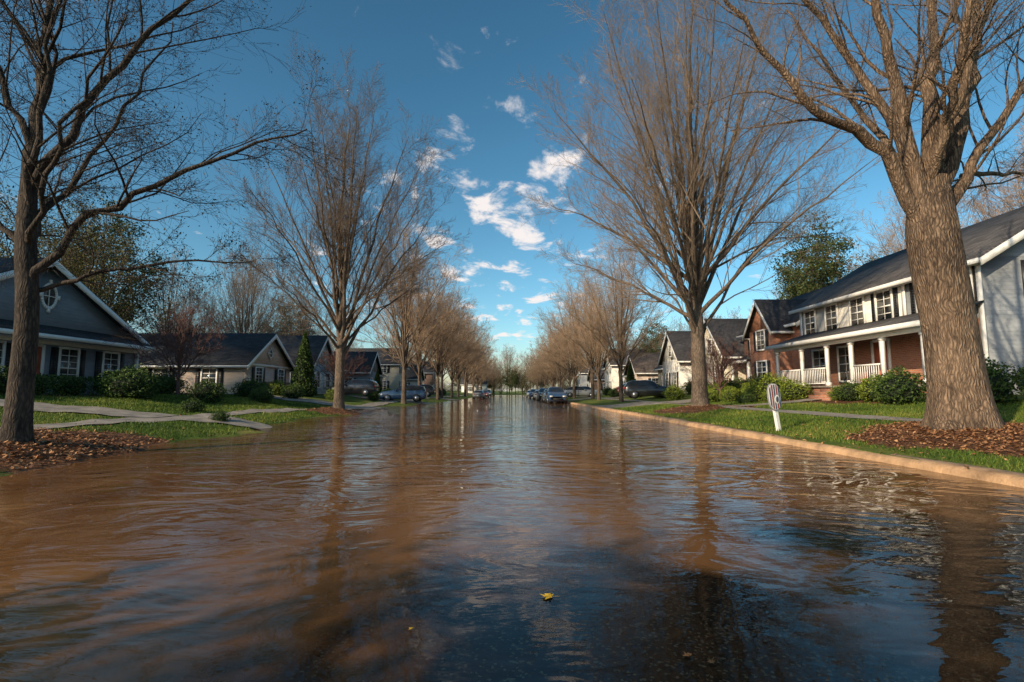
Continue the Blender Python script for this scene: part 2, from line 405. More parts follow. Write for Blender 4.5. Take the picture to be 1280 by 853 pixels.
def leafcloud(name,centers,per,spread,size,mat,seed=1,flat=1.0):
    r=np.random.default_rng(seed); C=np.repeat(np.asarray(centers,float),per,0); n=len(C)
    C=C+r.normal(0,spread,(n,3))*np.array([1,1,flat])
    a=r.normal(0,1,(n,3)); a/=np.linalg.norm(a,axis=1,keepdims=True)
    b_=r.normal(0,1,(n,3)); b_=np.cross(a,b_); b_/=np.linalg.norm(b_,axis=1,keepdims=True)
    sz=size*r.uniform(.6,1.4,(n,1))
    v=np.stack([C-a*sz,C+b_*sz*.5,C+a*sz,C-b_*sz*.5],1).reshape(-1,3)
    f=np.arange(n*4).reshape(-1,4)
    cl=np.repeat(r.uniform(0,1,len(centers)),per)*.5+r.uniform(0,.5,n)
    return np_mesh(name,v,f,[mat],None,False,np.repeat(cl,4))

def vase(seed,Hh,W,fork,r,nl,zb=0,lean=0,low=1.75,sp=.32,**kw):
    T=Tree(seed,**kw); R=T.R
    T.trunk([(0,0,-.3),(lean*.3,0,fork*.5),(lean,0,fork),(lean*1.2,0,fork+(Hh-fork)*.12)],[r,r*.86,r*.8,r*.55],1.35,14,14,.35)
    T.limb([(lean,0,fork*.9),(lean+R.uniform(-.3,.3),R.uniform(-.3,.3),fork+(Hh-fork)*.5),(lean+R.uniform(-.5,.5),R.uniform(-.5,.5),Hh)],r*.6,.02,8,14)
    zc=fork+(Hh-fork)*.46; bz=(Hh-zc)
    for i in range(nl):
        az=i*2.39996+R.uniform(-.3,.3); ph=.12+low*((i+.5)/nl)**.9
        rad=W/2*R.uniform(.85,1.08)
        E=(lean+rad*math.sin(ph)*math.cos(az),rad*math.sin(ph)*math.sin(az),zc+bz*math.cos(ph)*R.uniform(.9,1.02))
        f0=fork*R.uniform(.82,1.05)+(Hh-fork)*R.uniform(0,.10 if i%2 else sp)
        S=(lean,0,f0)
        E=(E[0],E[1],max(E[2],f0+.12*Hh))
        L=math.dist(S,E)
        mid=[S[c]+(E[c]-S[c])*.5 for c in range(3)]; mid[2]+=L*R.uniform(.02,.08)
        rr=r*R.uniform(.22,.38)*(L/Hh+.45)
        T.limb([S,tuple(mid),E],rr,.010,6,11,.05,power=.75)
    return T

hk=dict(nch=(12,8,5),ratio=(.42,.5,.5),ang=(.5,.6,.65),nseg=(8,6,4,3),rmin=.006)
# foreground right tree
T=Tree(11,nch=(13,10,7),ratio=(.40,.5,.55),ang=(.55,.65,.7),nseg=(8,7,5,3),sides=(8,5,4,3),rmin=.0035,jit=.13,trop=.03,tfrom=.2,rrat=.36)
T.trunk([(8.85,10,.15),(8.72,10,2.3),(8.55,10,4.3),(8.58,10,5.4)],[.50,.43,.43,.31],1.6,32,36,.42)
LM=[([(8.55,10,4.0),(7.5,9.9,6.0),(6.06,9.6,6.7),(4.97,9.4,7.8),(3.6,9,9.2)],.17),
    ([(8.5,10,4.2),(8.0,9.9,6.7),(7.5,9.7,9.3),(6.9,9.5,13.5)],.21),
    ([(8.6,10,4.4),(8.85,10.1,7.2),(9.2,10.3,9.5),(9.3,10.6,15)],.23),
    ([(8.6,10,4.4),(9.4,10,6.9),(10.2,10.3,9.3),(11,11,14)],.21),
    ([(8.65,10,4.2),(9.6,9.9,6.0),(10.9,9.8,7.9),(12.8,9.5,11)],.14),
    ([(8.55,10,5.0),(7.6,10.2,7.6),(6.3,10.4,10.0),(4.6,10.7,13)],.13),
    ([(8.65,10,4.6),(10.2,11,5.9),(12.2,12,6.4),(14.5,13,7.0)],.10),
    ([(8.5,10,5.0),(8.2,8.6,7.4),(7.8,7.2,10.8)],.12),
    ([(8.5,10,5.0),(8.3,11.5,7.8),(7.6,13,11.5)],.12),
    ([(8.6,10,5.2),(9.2,9.2,8.2),(10.2,8.6,12)],.12)]
for w,r in LM: T.limb(w,r,.022,10,18,.035,power=.75)
link(bpy.data.objects.new('shade_tree',T.mesh('shade_tree',[M['bark_a'],M['twig']])))
# foreground left tree
T=Tree(23,nch=(13,10,7),ratio=(.42,.5,.55),ang=(.6,.7,.7),nseg=(8,6,4,3),sides=(8,5,3,3),rmin=.0035,jit=.16,trop=.0,tfrom=.15,rrat=.42)
T.trunk([(-8.2,8.7,.0),(-8.2,8.7,2.3),(-8.35,8.7,3.7),(-8.4,8.7,5.0)],[.19,.16,.145,.11],1.5,18,24,.3)
LM=[([(-8.4,8.7,4.8),(-8.4,8.7,6.7),(-8.35,8.7,8.2),(-8.2,8.7,13)],.11),
    ([(-8.25,8.7,2.9),(-7.4,8.7,4.0),(-6.2,8.8,4.75),(-4.8,8.9,5.5),(-3.7,9,5.9)],.075),
    ([(-8.25,8.7,2.8),(-7.3,8.9,3.15),(-6.2,9.3,3.5),(-4.9,9.7,3.6)],.045),
    ([(-8.35,8.7,4.6),(-7.2,8.9,7.0),(-5.9,9,8.6),(-4.9,9,10.6)],.075),
    ([(-8.3,8.7,3.3),(-9.5,8.8,5),(-10.8,9,8)],.07),
    ([(-8.3,8.7,4.2),(-7.8,8.2,6.5),(-7.1,7.8,9.3)],.06),
    ([(-8.3,8.7,3.9),(-7.9,9.7,6),(-7.2,10.3,9)],.06),
    ([(-8.3,8.7,3.6),(-7.2,8.0,5.4),(-6.2,7.8,7.2)],.05),
    ([(-8.35,8.7,5.2),(-9.2,8.4,7.5),(-9.8,8.4,10.5)],.06),
    ([(-8.3,8.7,3.2),(-8.9,9.6,4.6),(-9.6,10.8,6)],.05)]
for w,r in LM: T.limb(w,r,.012,8,14,.05)
o=empty('budding_tree',(-8.2,8.7,0))
def child(me,par,name):
    ob=bpy.data.objects.new(name,me); link(ob,par); ob.location=-par.location; return ob
child(T.mesh('trunk_and_branches',[M['bark_d'],M['bark_d']]),o,'trunk_and_branches')
child(leafcloud('buds',T.tips[::2],1,.05,.02,M['leaf_bud'],3),o,'buds')

def place(name,me,x,y,s=1,rz=None,sz=None,parent=None):
    ob=bpy.data.objects.new(name,me); link(ob,parent)
    ob.location=(x,y,float(H(x,y))-.03); ob.scale=(s,s,sz if sz else s)
    ob.rotation_euler[2]=random.uniform(0,6.28) if rz is None else rz
    return ob
T=vase(31,21.5,16,3.2,.40,28,low=1.85,sp=.2,**dict(hk,nch=(15,10,7),rmin=.0055,ratio=(.4,.5,.5),rrat=.45))
place('shade_tree',T.mesh('shade_tree_mid',[M['bark_b'],M['bark_w2']]),9.2,24.7,1,.4)
T=vase(37,15.9,10.8,2.6,.27,26,low=1.95,**dict(hk,nch=(14,10,7),rmin=.0055,rrat=.45))
place('shade_tree',T.mesh('shade_tree_left',[M['bark_b'],M['twig']]),-8.4,25.6,1,1.0)
rowm=[]
for i,(hh,ww) in enumerate([(14,10.5),(13,10),(15,10.5)]):
    T=vase(50+i,hh,ww,2.2,.22,20,low=1.9,**dict(hk,nch=(12,8,6),rmin=.009))
    rowm.append(T.mesh('street_tree_%s'%'abc'[i],[M['bark_b'],M['bark_w']]))
woodm=[]
for i,(hh,ww) in enumerate([(16,10),(18,11)]):
    T=vase(70+i,hh,ww,3.5,.2,15,**dict(hk,nch=(9,6,5),rmin=.014))
    woodm.append(T.mesh('wood_tree_%s'%'abc'[i],[M['bark_b'],M['bark_w2']]))
k=0
for yy in [41,49.5,58,67,76,86,97,109,122,136,150,166]:
    place('street_tree',rowm[k%3],-8.6+random.uniform(-.5,.5),yy+random.uniform(-1,1)+3,random.uniform(.92,1.12)); k+=1
    place('street_tree',rowm[(k+1)%3],8.9+random.uniform(-.5,.5),yy+random.uniform(-1,1),random.uniform(.82,1.0)); k+=1
wd=empty('distant_trees',(0,60,0))
def pw(x,y,s,mesh=None):
    ob=place('distant_tree',mesh or random.choice(woodm),x,y,s); ob.parent=wd; ob.location.y-=60
for i in range(34):
    pw(random.uniform(34,75),random.uniform(24,140),random.uniform(.75,1.15),random.choice(woodm+rowm[:1]))
for i in range(38):
    pw(-random.uniform(34,72),random.uniform(28,140),random.uniform(.6,.85))
for x,y,s in [(30,36,.95),(33,30,1.0),(36,42,1.1),(38,34,1.2),(40,28,1.1)]: pw(x,y,s,rowm[2])
for x,y,s in [(-27,52,.8),(-30,58,.85),(-26,64,.8),(-33,66,.95),(-36,54,.9)]: pw(x,y,s)
for i in range(60):
    pw(random.uniform(-60,60),random.uniform(185,240),random.uniform(.7,1.1),random.choice(woodm+rowm))
for i in range(18):
    pw(random.choice([-1,1])*random.uniform(24,34),random.uniform(60,150),random.uniform(.6,.8))
T=vase(90,4.6,5.4,.9,.1,16,low=1.5,**dict(hk,nch=(10,7,5),rmin=.008))
mred=T.mesh('red_twig_tree',[M['bark_r'],M['bark_r']])
place('ornamental_tree',mred,-17.6,27.5,1); place('ornamental_tree',mred,-14.5,44,.9); place('ornamental_tree',mred,13,31.5,.8)

def leafy(seed,Hh,W,fork,r,leaf,per,spread,size,flat=.7):
    T=vase(seed,Hh,W,fork,r,15,**dict(hk,nch=(7,4),ratio=(.4,.5),ang=(.7,.8),rmin=.015))
    return T.mesh('trunk_and_branches',[M['bark_b'],M['bark_b']]),leafcloud('foliage',T.tips,per,spread,size,leaf,seed,flat)
def placeleafy(name,pair,x,y,s,sz=None):
    e=empty(name,(x,y,float(H(x,y)))); e.scale=(s,s,sz or s); e.rotation_euler[2]=random.uniform(0,6)
    for n,me in zip(('trunk_and_branches','foliage'),pair):
        ob=bpy.data.objects.new(n,me); link(ob,e)
    return e
pa=leafy(101,15,8,3,.25,M['leaf_pine'],18,.35,.12,.6)
pb=leafy(102,13,9,2,.25,M['leaf_olive'],9,.42,.08,.8)
for x,y,s in [(30,49,1.0),(35,56,1.15),(44,60,1.0)]: placeleafy('added_shade_pine',pa,x,y,s)
for x,y,s in [(-31,38,1.0),(-37,42,1.15),(-33,32,.95),(-41,36,1.2)]: placeleafy('olive_leaf_tree',pb,x,y,s)
placeleafy('added_shade_pine',pa,-38,47,1.1); placeleafy('added_shade_pine',pa,-30,70,.8); placeleafy('added_shade_pine',pa,26,90,.8)
# added evergreens, unseen behind the viewpoint, sized to shade the near water
for x,y,s,sz in [(-9.8,-4.8,.5,.32),(-10,-8.8,.7,.48),(-10.2,-13,.8,.68),(-10.6,-18.5,.9,.9)]: placeleafy('added_shade_pine',pa,x,y,s,sz)
bk=empty('distant_woodland',(0,205,float(H(0,205))))
for i in range(44):
    x=-78+i*3.6+random.uniform(-1.5,1.5); y=random.uniform(-12,30); s=random.uniform(.45,.85)
    for n,me in zip(('trunks','foliage'),random.choice([pa,pb,pb])):
        ob=bpy.data.objects.new(n,me); link(ob,bk); ob.location=(x,y,-1.2); ob.scale=(s*1.2,s*1.2,s); ob.rotation_euler[2]=random.uniform(0,6)

def shrubmesh(name,seed,leaf,n=3200,size=.05,cone=False):
    r=np.random.default_rng(seed)
    d=r.normal(0,1,(n,3)); d/=np.linalg.norm(d,axis=1,keepdims=True)
    lump=1+.16*np.sin(d[:,0]*5+seed)*np.cos(d[:,1]*4)+.10*np.sin(d[:,2]*9+d[:,0]*7)
    rad=lump*r.uniform(.78,1.04,n)
    P=d*rad[:,None]
    if cone:
        t=r.uniform(0,1,n)**1.4; a=r.uniform(0,6.283,n); rr=(1-t)**.8*(1+.12*np.sin(a*5+t*20))*r.uniform(.8,1.05,n)
        P=np.stack([rr*np.cos(a),rr*np.sin(a),t*5+.1],1)
    else:
        P[:,2]=P[:,2]*.8+.7; P=P[P[:,2]>0]
    n=len(P)
    a=r.normal(0,1,(n,3)); a/=np.linalg.norm(a,axis=1,keepdims=True)
    b_=np.cross(a,r.normal(0,1,(n,3))); b_/=np.linalg.norm(b_,axis=1,keepdims=True)
    sz=size*r.uniform(.6,1.4,(n,1))
    v=np.stack([P-a*sz,P+b_*sz*.6,P+a*sz,P-b_*sz*.6],1).reshape(-1,3)
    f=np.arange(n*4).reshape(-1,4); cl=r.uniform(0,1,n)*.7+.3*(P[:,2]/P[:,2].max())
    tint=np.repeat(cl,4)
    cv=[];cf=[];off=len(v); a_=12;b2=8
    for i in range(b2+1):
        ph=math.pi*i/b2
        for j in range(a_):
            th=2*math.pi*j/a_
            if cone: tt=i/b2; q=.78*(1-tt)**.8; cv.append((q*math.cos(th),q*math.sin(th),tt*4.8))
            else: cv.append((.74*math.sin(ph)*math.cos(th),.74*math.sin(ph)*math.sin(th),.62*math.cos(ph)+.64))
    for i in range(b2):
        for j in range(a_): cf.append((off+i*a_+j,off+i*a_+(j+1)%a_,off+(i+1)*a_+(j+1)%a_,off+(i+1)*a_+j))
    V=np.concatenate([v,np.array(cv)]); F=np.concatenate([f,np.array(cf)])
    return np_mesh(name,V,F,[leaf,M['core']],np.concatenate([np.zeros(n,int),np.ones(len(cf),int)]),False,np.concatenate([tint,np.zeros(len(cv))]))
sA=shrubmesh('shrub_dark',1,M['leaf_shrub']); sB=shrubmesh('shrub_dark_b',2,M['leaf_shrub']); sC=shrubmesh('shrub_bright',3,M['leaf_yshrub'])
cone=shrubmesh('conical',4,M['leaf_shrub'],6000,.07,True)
place('conifer_tree',cone,-15.9,40,1.0,sz=1.0); place('conifer_tree',cone,14.8,62,.8); place('conifer_tree',cone,-15.8,62,.7,sz=.6)
for x,y,s,me in [(-14.3,24.5,.75,sA),(-13.6,28.5,.6,sB),(-20.4,22,.7,sA),(-20.4,24,.6,sB),(-20.4,26.5,.65,sA),(-20.2,28.5,.7,sB),(-20.3,30.5,.8,sA),
                 (-16,22,1.0,sB),(-17.3,23.5,.9,sA),(-15.5,31,.9,sB),
                 (-16,33,.8,sA),(-14.6,35,.7,sB),(-17.5,39,.7,sC),(-17.3,41.5,.6,sA),(-17.3,44,.6,sB),(-11.8,19.4,.38,sA),(-9.0,16.2,.25,sB),
                 (14.9,20.5,.8,sC),(15,22.3,.7,sA),(14.8,26.6,.75,sC),(14.6,28.3,.85,sC),(14.4,30,.8,sC),(13.2,32.2,.8,sC),(12.9,29.8,.55,sC),(15.2,31.2,.9,sA),(14.2,18.6,.8,sA),(14.8,16,.9,sB),(16.5,14,1.0,sA),
                 (13.6,28.4,.6,sC),(12.5,27,.45,sB),(14.2,33.4,.9,sA),(12.6,39,.7,sC),(13.5,42,.8,sA),(15.3,21.3,.55,sC),(15.1,23.3,.5,sC),(13.7,26.6,.5,sC),(12.0,31,.6,sC),
                 (16.9,37.5,.8,sA),(16.8,40,.7,sC),(16.5,43,.7,sA),(16.5,46,.8,sB),(14,47.5,.7,sC),(13,52,.8,sA),(-16.8,50,.7,sA),(-17,53,.7,sB),(-17,57,.7,sC),
                 (-12,46,.5,sB),(-14,60,.7,sA),(-15,72,.8,sA),(14,66,.8,sB),(14,72,.8,sA),(-18.9,18.5,.9,sB),(-19.2,16.5,1.0,sA),
                 (19.5,18.3,.9,sB),(20.5,16.5,1.0,sA),(22.5,16.0,1.1,sB),(18.2,15.5,1.0,sA),
                 (-13.5,40,.6,sC),(-12.8,54,.7,sB),(-13,66,.8,sA),(12.5,60,.8,sA),(13,80,.9,sB),(-13,80,.9,sB),(12,92,1,sA),(-12.5,95,1,sA)]:
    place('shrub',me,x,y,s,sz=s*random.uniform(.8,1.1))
r_=np.random.default_rng(5)
n=9000
hx=r_.uniform(-19.6,-18.6,n); hy=r_.uniform(19,30,n); hz=r_.uniform(0,.75,n)
sd=r_.integers(0,3,n); hx=np.where(sd==0,-18.6+r_.normal(0,.04,n),hx); hz=np.where(sd==1,.75+r_.normal(0,.05,n),hz); hy=np.where(sd==2,19+r_.normal(0,.04,n),hy)
C=np.stack([hx,hy,H(hx,hy)+hz],1)
he=empty('hedge',(-19,24,0)); child(leafcloud('foliage',C,1,.03,.05,M['leaf_shrub'],9),he,'foliage')

# ---------------------------------------------------------------- houses
class Part:
    def __init__(s): s.v=[];s.f4=[]
    def hexa(s,c):
        o=len(s.v); s.v+=[tuple(p) for p in c]
        for f in [(0,1,2,3),(4,7,6,5),(0,4,5,1),(1,5,6,2),(2,6,7,3),(3,7,4,0)]: s.f4.append([o+q for q in f])
class House:
    def __init__(s,name,X,sgn,y0,zb):
        s.X=X;s.sgn=sgn;s.y0=y0;s.zb=zb;s.p={}; s.name=name
    def P(s,part,mat): return s.p.setdefault((part,mat),Part())
    def loc(s,u,w,z): return (s.X-s.sgn*w, s.y0+u, s.zb+z)
    def box(s,part,mat,u0,u1,w0,w1,z0,z1):
        s.P(part,mat).hexa([s.loc(u0,w0,z0),s.loc(u1,w0,z0),s.loc(u1,w1,z0),s.loc(u0,w1,z0),s.loc(u0,w0,z1),s.loc(u1,w0,z1),s.loc(u1,w1,z1),s.loc(u0,w1,z1)])
    def hexa(s,part,mat,c): s.P(part,mat).hexa([s.loc(*q) for q in c])
    def fbox(s,part,mat,face,a0,a1,o0,o1,z0,z1):
        if face[0]=='F': s.box(part,mat,a0,a1,face[1]+o0,face[1]+o1,z0,z1)
        else: s.box(part,mat,face[1]-o1,face[1]-o0,a0,a1,z0,z1)
    def window(s,face,a,z,w,h,shut=None,nx=2,nz=4,trim='white',sw=.19):
        t=.11
        s.fbox('windows','glass',face,a-w/2,a+w/2,.005,.03,z,z+h)
        for q in [(a-w/2-t,a-w/2,z-t,z+h+t),(a+w/2,a+w/2+t,z-t,z+h+t)]: s.fbox('trim',trim,face,q[0],q[1],.004,.09,q[2],q[3])
        s.fbox('trim',trim,face,a-w/2,a+w/2,.004,.088,z+h,z+h+t); s.fbox('trim',trim,face,a-w/2,a+w/2,.004,.12,z-t,z)
        for i in range(1,nx): c=a-w/2+w*i/nx; s.fbox('trim',trim,face,c-.016,c+.016,.03,.05,z,z+h)
        for i in range(1,nz): c=z+h*i/nz; k=.03 if i*2==nz else .016; s.fbox('trim',trim,face,a-w/2,a+w/2,.031,.048 if k<.02 else .07,c-k,c+k)
        if shut:
            for sg in (-1,1):
                c=a+sg*(w/2+t+sw+.01); s.fbox('shutters',shut,face,c-sw,c+sw,.004,.05,z-.05,z+h+.05)
                for q in range(int(h/.12)):
                    zz=z+.02+q*.12; s.fbox('shutters',shut,face,c-sw+.05,c+sw-.05,.05,.065,zz,zz+.07)
    def door(s,face,a,z,mat='greydoor'):
        s.fbox('door',mat,face,a-.47,a+.47,.005,.05,z,z+2.1)
        for q in (-1,1):
            for (zz,hh) in ((.2,.7),(1.1,.8)): s.fbox('door',mat,face,a+q*.22-.15,a+q*.22+.15,.05,.065,z+zz,z+zz+hh)
            s.fbox('trim','white',face,a+q*.54-.07,a+q*.54+.07,.004,.1,z,z+2.2)
        s.fbox('trim','white',face,a-.47,a+.47,.004,.1,z+2.1,z+2.25)
    def gabled(s,u0,u1,w0,w1,z0,wh,rh,wall,roof,axis,ov=.4,gmat=None,trim='white'):
        s.box('walls',wall,u0,u1,w0,w1,z0,wh); g=gmat or wall
        th=.14
        if axis=='w':
            c=(u0+u1)/2; hw=(u1-u0)/2
            for sg in (-1,1):
                e=c+sg*hw
                s.hexa('walls',g,[(c,w0,wh+.002),(e,w0,wh+.002),(e,w1,wh+.002),(c,w1,wh+.002),(c,w0,wh+rh),(e,w0,wh+.01),(e,w1,wh+.01),(c,w1,wh+rh)])
                sl=rh/hw; eo=c+sg*(hw+ov); ze=wh-sl*ov
                a,b=w0-ov,w1+ov
                s.hexa('roof',roof,[(c,a,wh+rh+.03),(eo,a,ze+.03),(eo,b,ze+.03),(c,b,wh+rh+.03),(c,a,wh+rh+th+.03),(eo,a,ze+th+.03),(eo,b,ze+th+.03),(c,b,wh+rh+th+.03)])
                for (p,q) in ((b-.001,b+.05),):
                    s.hexa('trim',trim,[(c,p,wh+rh-.22),(eo,p,ze-.2),(eo,q,ze-.2),(c,q,wh+rh-.22),(c,p,wh+rh+.1),(eo,p,ze+.1),(eo,q,ze+.1),(c,q,wh+rh+.1)])
                s.box('gutter',trim,min(eo,eo+sg*.1),max(eo,eo+sg*.1),a,b,ze-.05,ze+.1)
        else:
            c=(w0+w1)/2; hw=(w1-w0)/2
            for sg in (-1,1):
                e=c+sg*hw
                s.hexa('walls',g,[(u0,c,wh+.002),(u0,e,wh+.002),(u1,e,wh+.002),(u1,c,wh+.002),(u0,c,wh+rh),(u0,e,wh+.01),(u1,e,wh+.01),(u1,c,wh+rh)])
                sl=rh/hw; eo=c+sg*(hw+ov); ze=wh-sl*ov
                a,b=u0-ov,u1+ov
                s.hexa('roof',roof,[(a,c,wh+rh+.03),(a,eo,ze+.03),(b,eo,ze+.03),(b,c,wh+rh+.03),(a,c,wh+rh+th+.03),(a,eo,ze+th+.03),(b,eo,ze+th+.03),(b,c,wh+rh+th+.03)])
                p,q=a-.05,a+.001
                s.hexa('trim',trim,[(p,c,wh+rh-.22),(p,eo,ze-.2),(q,eo,ze-.2),(q,c,wh+rh-.22),(p,c,wh+rh+.1),(p,eo,ze+.1),(q,eo,ze+.1),(q,c,wh+rh+.1)])
                s.box('gutter',trim,a,b,min(eo,eo+sg*.1),max(eo,eo+sg*.1),ze-.08,ze+.1)
    def pent(s,u0,u1,w0,w1,z,rise,roof,ov=.0,trim='white'):
        th=.1
        s.hexa('roof',roof,[(u0,w0,z+rise),(u1,w0,z+rise),(u1,w1,z),(u0,w1,z),(u0,w0,z+rise+th),(u1,w0,z+rise+th),(u1,w1,z+th),(u0,w1,z+th)])
        s.box('gutter',trim,u0,u1,w1,w1+.1,z-.12,z+.08)
    def porch(s,u0,u1,w0,w1,z,post_us,roof='roof2',floor=.45,rail=None,base='brick',pw=.075):
        s.pent(u0-.25,u1+.25,w0+.004,w1+.3,z,.75,roof)
        s.box('trim','white',u0,u1,w1-.2,w1,z-.28,z-.02)
        s.box('porch_floor','conc',u0,u1,w0+.004,w1+.1,floor-.1,floor)
        s.box('porch_base',base,u0+.05,u1-.05,w0+.004,w1,-1.2,floor-.1)
        for u in post_us:
            s.box('posts','white',u-pw,u+pw,w1-.18,w1-.03,floor,z-.28); s.box('posts','white',u-pw-.035,u+pw+.035,w1-.215,w1+.005,floor+.001,floor+.16); s.box('posts','white',u-pw-.03,u+pw+.03,w1-.21,w1+.002,z-.42,z-.281)
        for a,b in zip(post_us[:-1],post_us[1:]):
            if rail is None or (a,b) not in rail: continue
            s.box('railing','white',a+.1,b-.1,w1-.13,w1-.07,floor+.85,floor+.92); s.box('railing','white',a+.1,b-.1,w1-.12,w1-.08,floor+.1,floor+.15)
            n=int((b-a)/.14)
            for i in range(1,n): c=a+(b-a)*i/n; s.box('railing','white',c-.015,c+.015,w1-.115,w1-.085,floor+.15,floor+.85)
    def oval(s,face,a,z,rx,rz):
        n=28
        for (k0,k1,o,mat,part) in ((0,.82,.03,'glass','windows'),(.8,1.05,.08,'white','trim')):
            P=s.P(part,mat)
            for i in range(n):
                t0,t1=2*math.pi*i/n,2*math.pi*(i+1)/n
                def q(k,t,oo):
                    aa=a+rx*k*math.cos(t); zz=z+rz*k*math.sin(t)
                    return s.loc(aa,face[1]+oo,zz) if face[0]=='F' else s.loc(face[1]-oo,aa,zz)
                P.hexa([q(k0,t0,.004),q(k1,t0,.004),q(k1,t1,.004),q(k0,t1,.004),q(k0,t0,o),q(k1,t0,o),q(k1,t1,o),q(k0,t1,o)])
        s.fbox('trim','white',face,a-.02,a+.02,.031,.05,z-rz*.8,z+rz*.8); s.fbox('trim','white',face,a-rx*.8,a+rx*.8,.031,.052,z-.02,z+.02)
        for (da,dz) in ((rx*1.15,0),(-rx*1.15,0),(0,rz*1.12),(0,-rz*1.12)): s.fbox('trim','white',face,a+da-.07,a+da+.07,.004,.1,z+dz-.1,z+dz+.1)
    def build(s):
        e=empty(s.name,(s.X,s.y0,s.zb))
        for (part,mat),p in s.p.items():
            me=np_mesh(part,p.v,p.f4,[M[mat]]); child(me,e,part)
        return e

# R1: white two-storey house with porch
h=House('white_house',18,1,19,.95)
h.gabled(0,12,-9,0,-1,5.3,2.75,'sid_lgrey','roof2','u',.45)
h.box('walls','sid_white',3.8,12.0,.004,.05,2.96,5.3)
h.box('walls','brick',.0,12.0,.003,.06,-1,2.95)
h.box('trim','white',-.05,.16,.061,.1,-1,5.25); h.box('trim','white',11.85,12.05,.061,.1,-1,5.25); h.box('trim','white',3.7,3.9,.051,.1,2.95,5.25)
h.box('trim','white',0,12,.101,.16,4.98,5.28)
for u in (5.0,6.9,9.0,11.0): h.window(('F',.05),u,3.5,.95,1.4,'black' if u in (5.0,) else None,sw=.13)
for u in (.9,2.6): h.window(('F',.004),u,3.5,.9,1.5,'black',sw=.14)
F=('F',.06)
for u in (2.0,8.0,10.3): h.window(F,u,.75,1.1,1.75,None)
h.door(F,5.4,.45)
for u,z in ((-2.5,3.7),(-6.2,3.7),(-2.5,.9),(-6.2,.9)): h.window(('S',0),u,z,.95,1.4,'black')
h.window(('S',0),-4.5,6.0,.7,.8)
h.porch(.2,11.3,.06,2.2,2.75,[.4,2.6,4.6,6.4,8.6,11.1],'roof2',.45,[(8.6,11.1),(2.6,4.6),(6.4,8.6)])
for i in range(3): h.box('steps','brick',4.7,6.3,2.3+i*.3,2.6+i*.3,-1,.3-i*.15)
h.box('chimney','brick',9.2,10.2,-8.2,-7.2,-1,8.4)
h.build()
h=House('brick_house',19.5,1,34,.95)
h.gabled(0,8,-9,0,-1,4.9,3.0,'brick','roof','u',.4)
h.gabled(8.01,14.5,-8,1.6,-1,3.3,3.2,'sid_cream','roof','w',.4)
h.gabled(1,4.5,-4,1.2,-1,4.6,2.1,'brick','roof','w',.35)
h.window(('F',1.2),2.75,3.2,1.1,1.3,'black'); h.window(('F',1.2),2.75,.8,1.3,1.5,'black')
h.window(('F',0),6.3,3.1,1,1.3,'black'); h.door(('F',0),6.3,.2)
for u in (9.6,13): h.window(('F',1.6),u,.8,1.0,1.5,'black')
h.window(('F',1.6),11.2,3.6,.9,1.1); 
for u in (-2.2,-6): h.window(('S',0),u,3.1,1,1.3,'black'); h.window(('S',0),u,.6,1,1.4,'black')
h.pent(4.7,7.9,.004,1.4,2.5,.5,'roof'); h.box('posts','white',4.8,5.0,1.1,1.3,-1,2.45); h.box('posts','white',7.6,7.8,1.1,1.3,-1,2.45)
h.build()
h=House('cream_house',17.5,1,52,.9)
h.gabled(0,6,-9,0,-1,3.6,3.0,'sid_white','roof','w',.4); h.gabled(6.01,13,-9,-1.5,-1,3.2,2.6,'sid_cream','roof2','u',.4)
h.window(('F',0),1.7,.7,1,1.5,'black'); h.window(('F',0),4.3,.7,1,1.5,'black'); h.window(('F',0),3,4.0,.8,1.1); h.door(('F',-1.5),8,.1); h.window(('F',-1.5),10.5,.7,1.2,1.4,'black')
for u in (-2.5,-6): h.window(('S',0),u,.8,1,1.4,'black')
h.build()
# L1
h=House('grey_house',-22,-1,17.4,.9)
h.gabled(0,13,-11,0,-1,3.05,3.3,'sid_grey','roof','w',.5)
h.pent(-.1,13.1,.004,.9,2.75,.5,'roof')
h.oval(('F',0),6.9,4.75,.42,.62)
for u in (1.6,4.4,8.3,11): h.window(('F',0),u,.45,1.0,1.85,'black',2,6)
h.door(('F',0),6.3,.2)
for u in (-3,-7): h.window(('S',0),u,.6,1,1.6,'black')
h.box('trim','white',0,13,.004,.1,2.45,2.7); h.box('trim','white',12.85,13.05,-.05,.1,-1,2.4)
h.box('chimney','brick',9,10,-8,-7,-1,6.6)
h.build()
h=House('beige_house',-19.2,-1,37.4,.95)
h.gabled(0,7.8,-14,0,-1,2.2,2.5,'sid_beige','roof','w',.4,gmat='sid_beige')
h.box('walls','brick2',.0,7.8,.003,.05,-1,.95)
h.oval(('F',0),3.9,3.2,.35,.35)
for u in (2,5.8): h.window(('F',.05),u,.95,1.0,1.0,'black')
for u in (-2.5,-6,-9.5): h.window(('S',0),u,.5,1,1.3,'black')
h.box('trim','white',-.02,7.82,.051,.12,2.1,2.28)
h.build()
h=House('pale_blue_house',-18.8,-1,49,.95)
h.gabled(0,6,-9,0,-1,2.9,2.8,'sid_blue','roof2','w',.4); h.gabled(6.01,15,-10,-1.6,-1,3.0,3.0,'sid_blue','roof','u',.4)
for u in (1.6,4.4): h.window(('F',0),u,.6,1,1.4,'white')
h.window(('F',0),3,3.4,.7,.8); h.door(('F',-1.6),8,.1); h.window(('F',-1.6),11,.6,1.4,1.4,'black')
for u in (-2.5,-6): h.window(('S',0),u,.6,1,1.4,'black')
h.build()
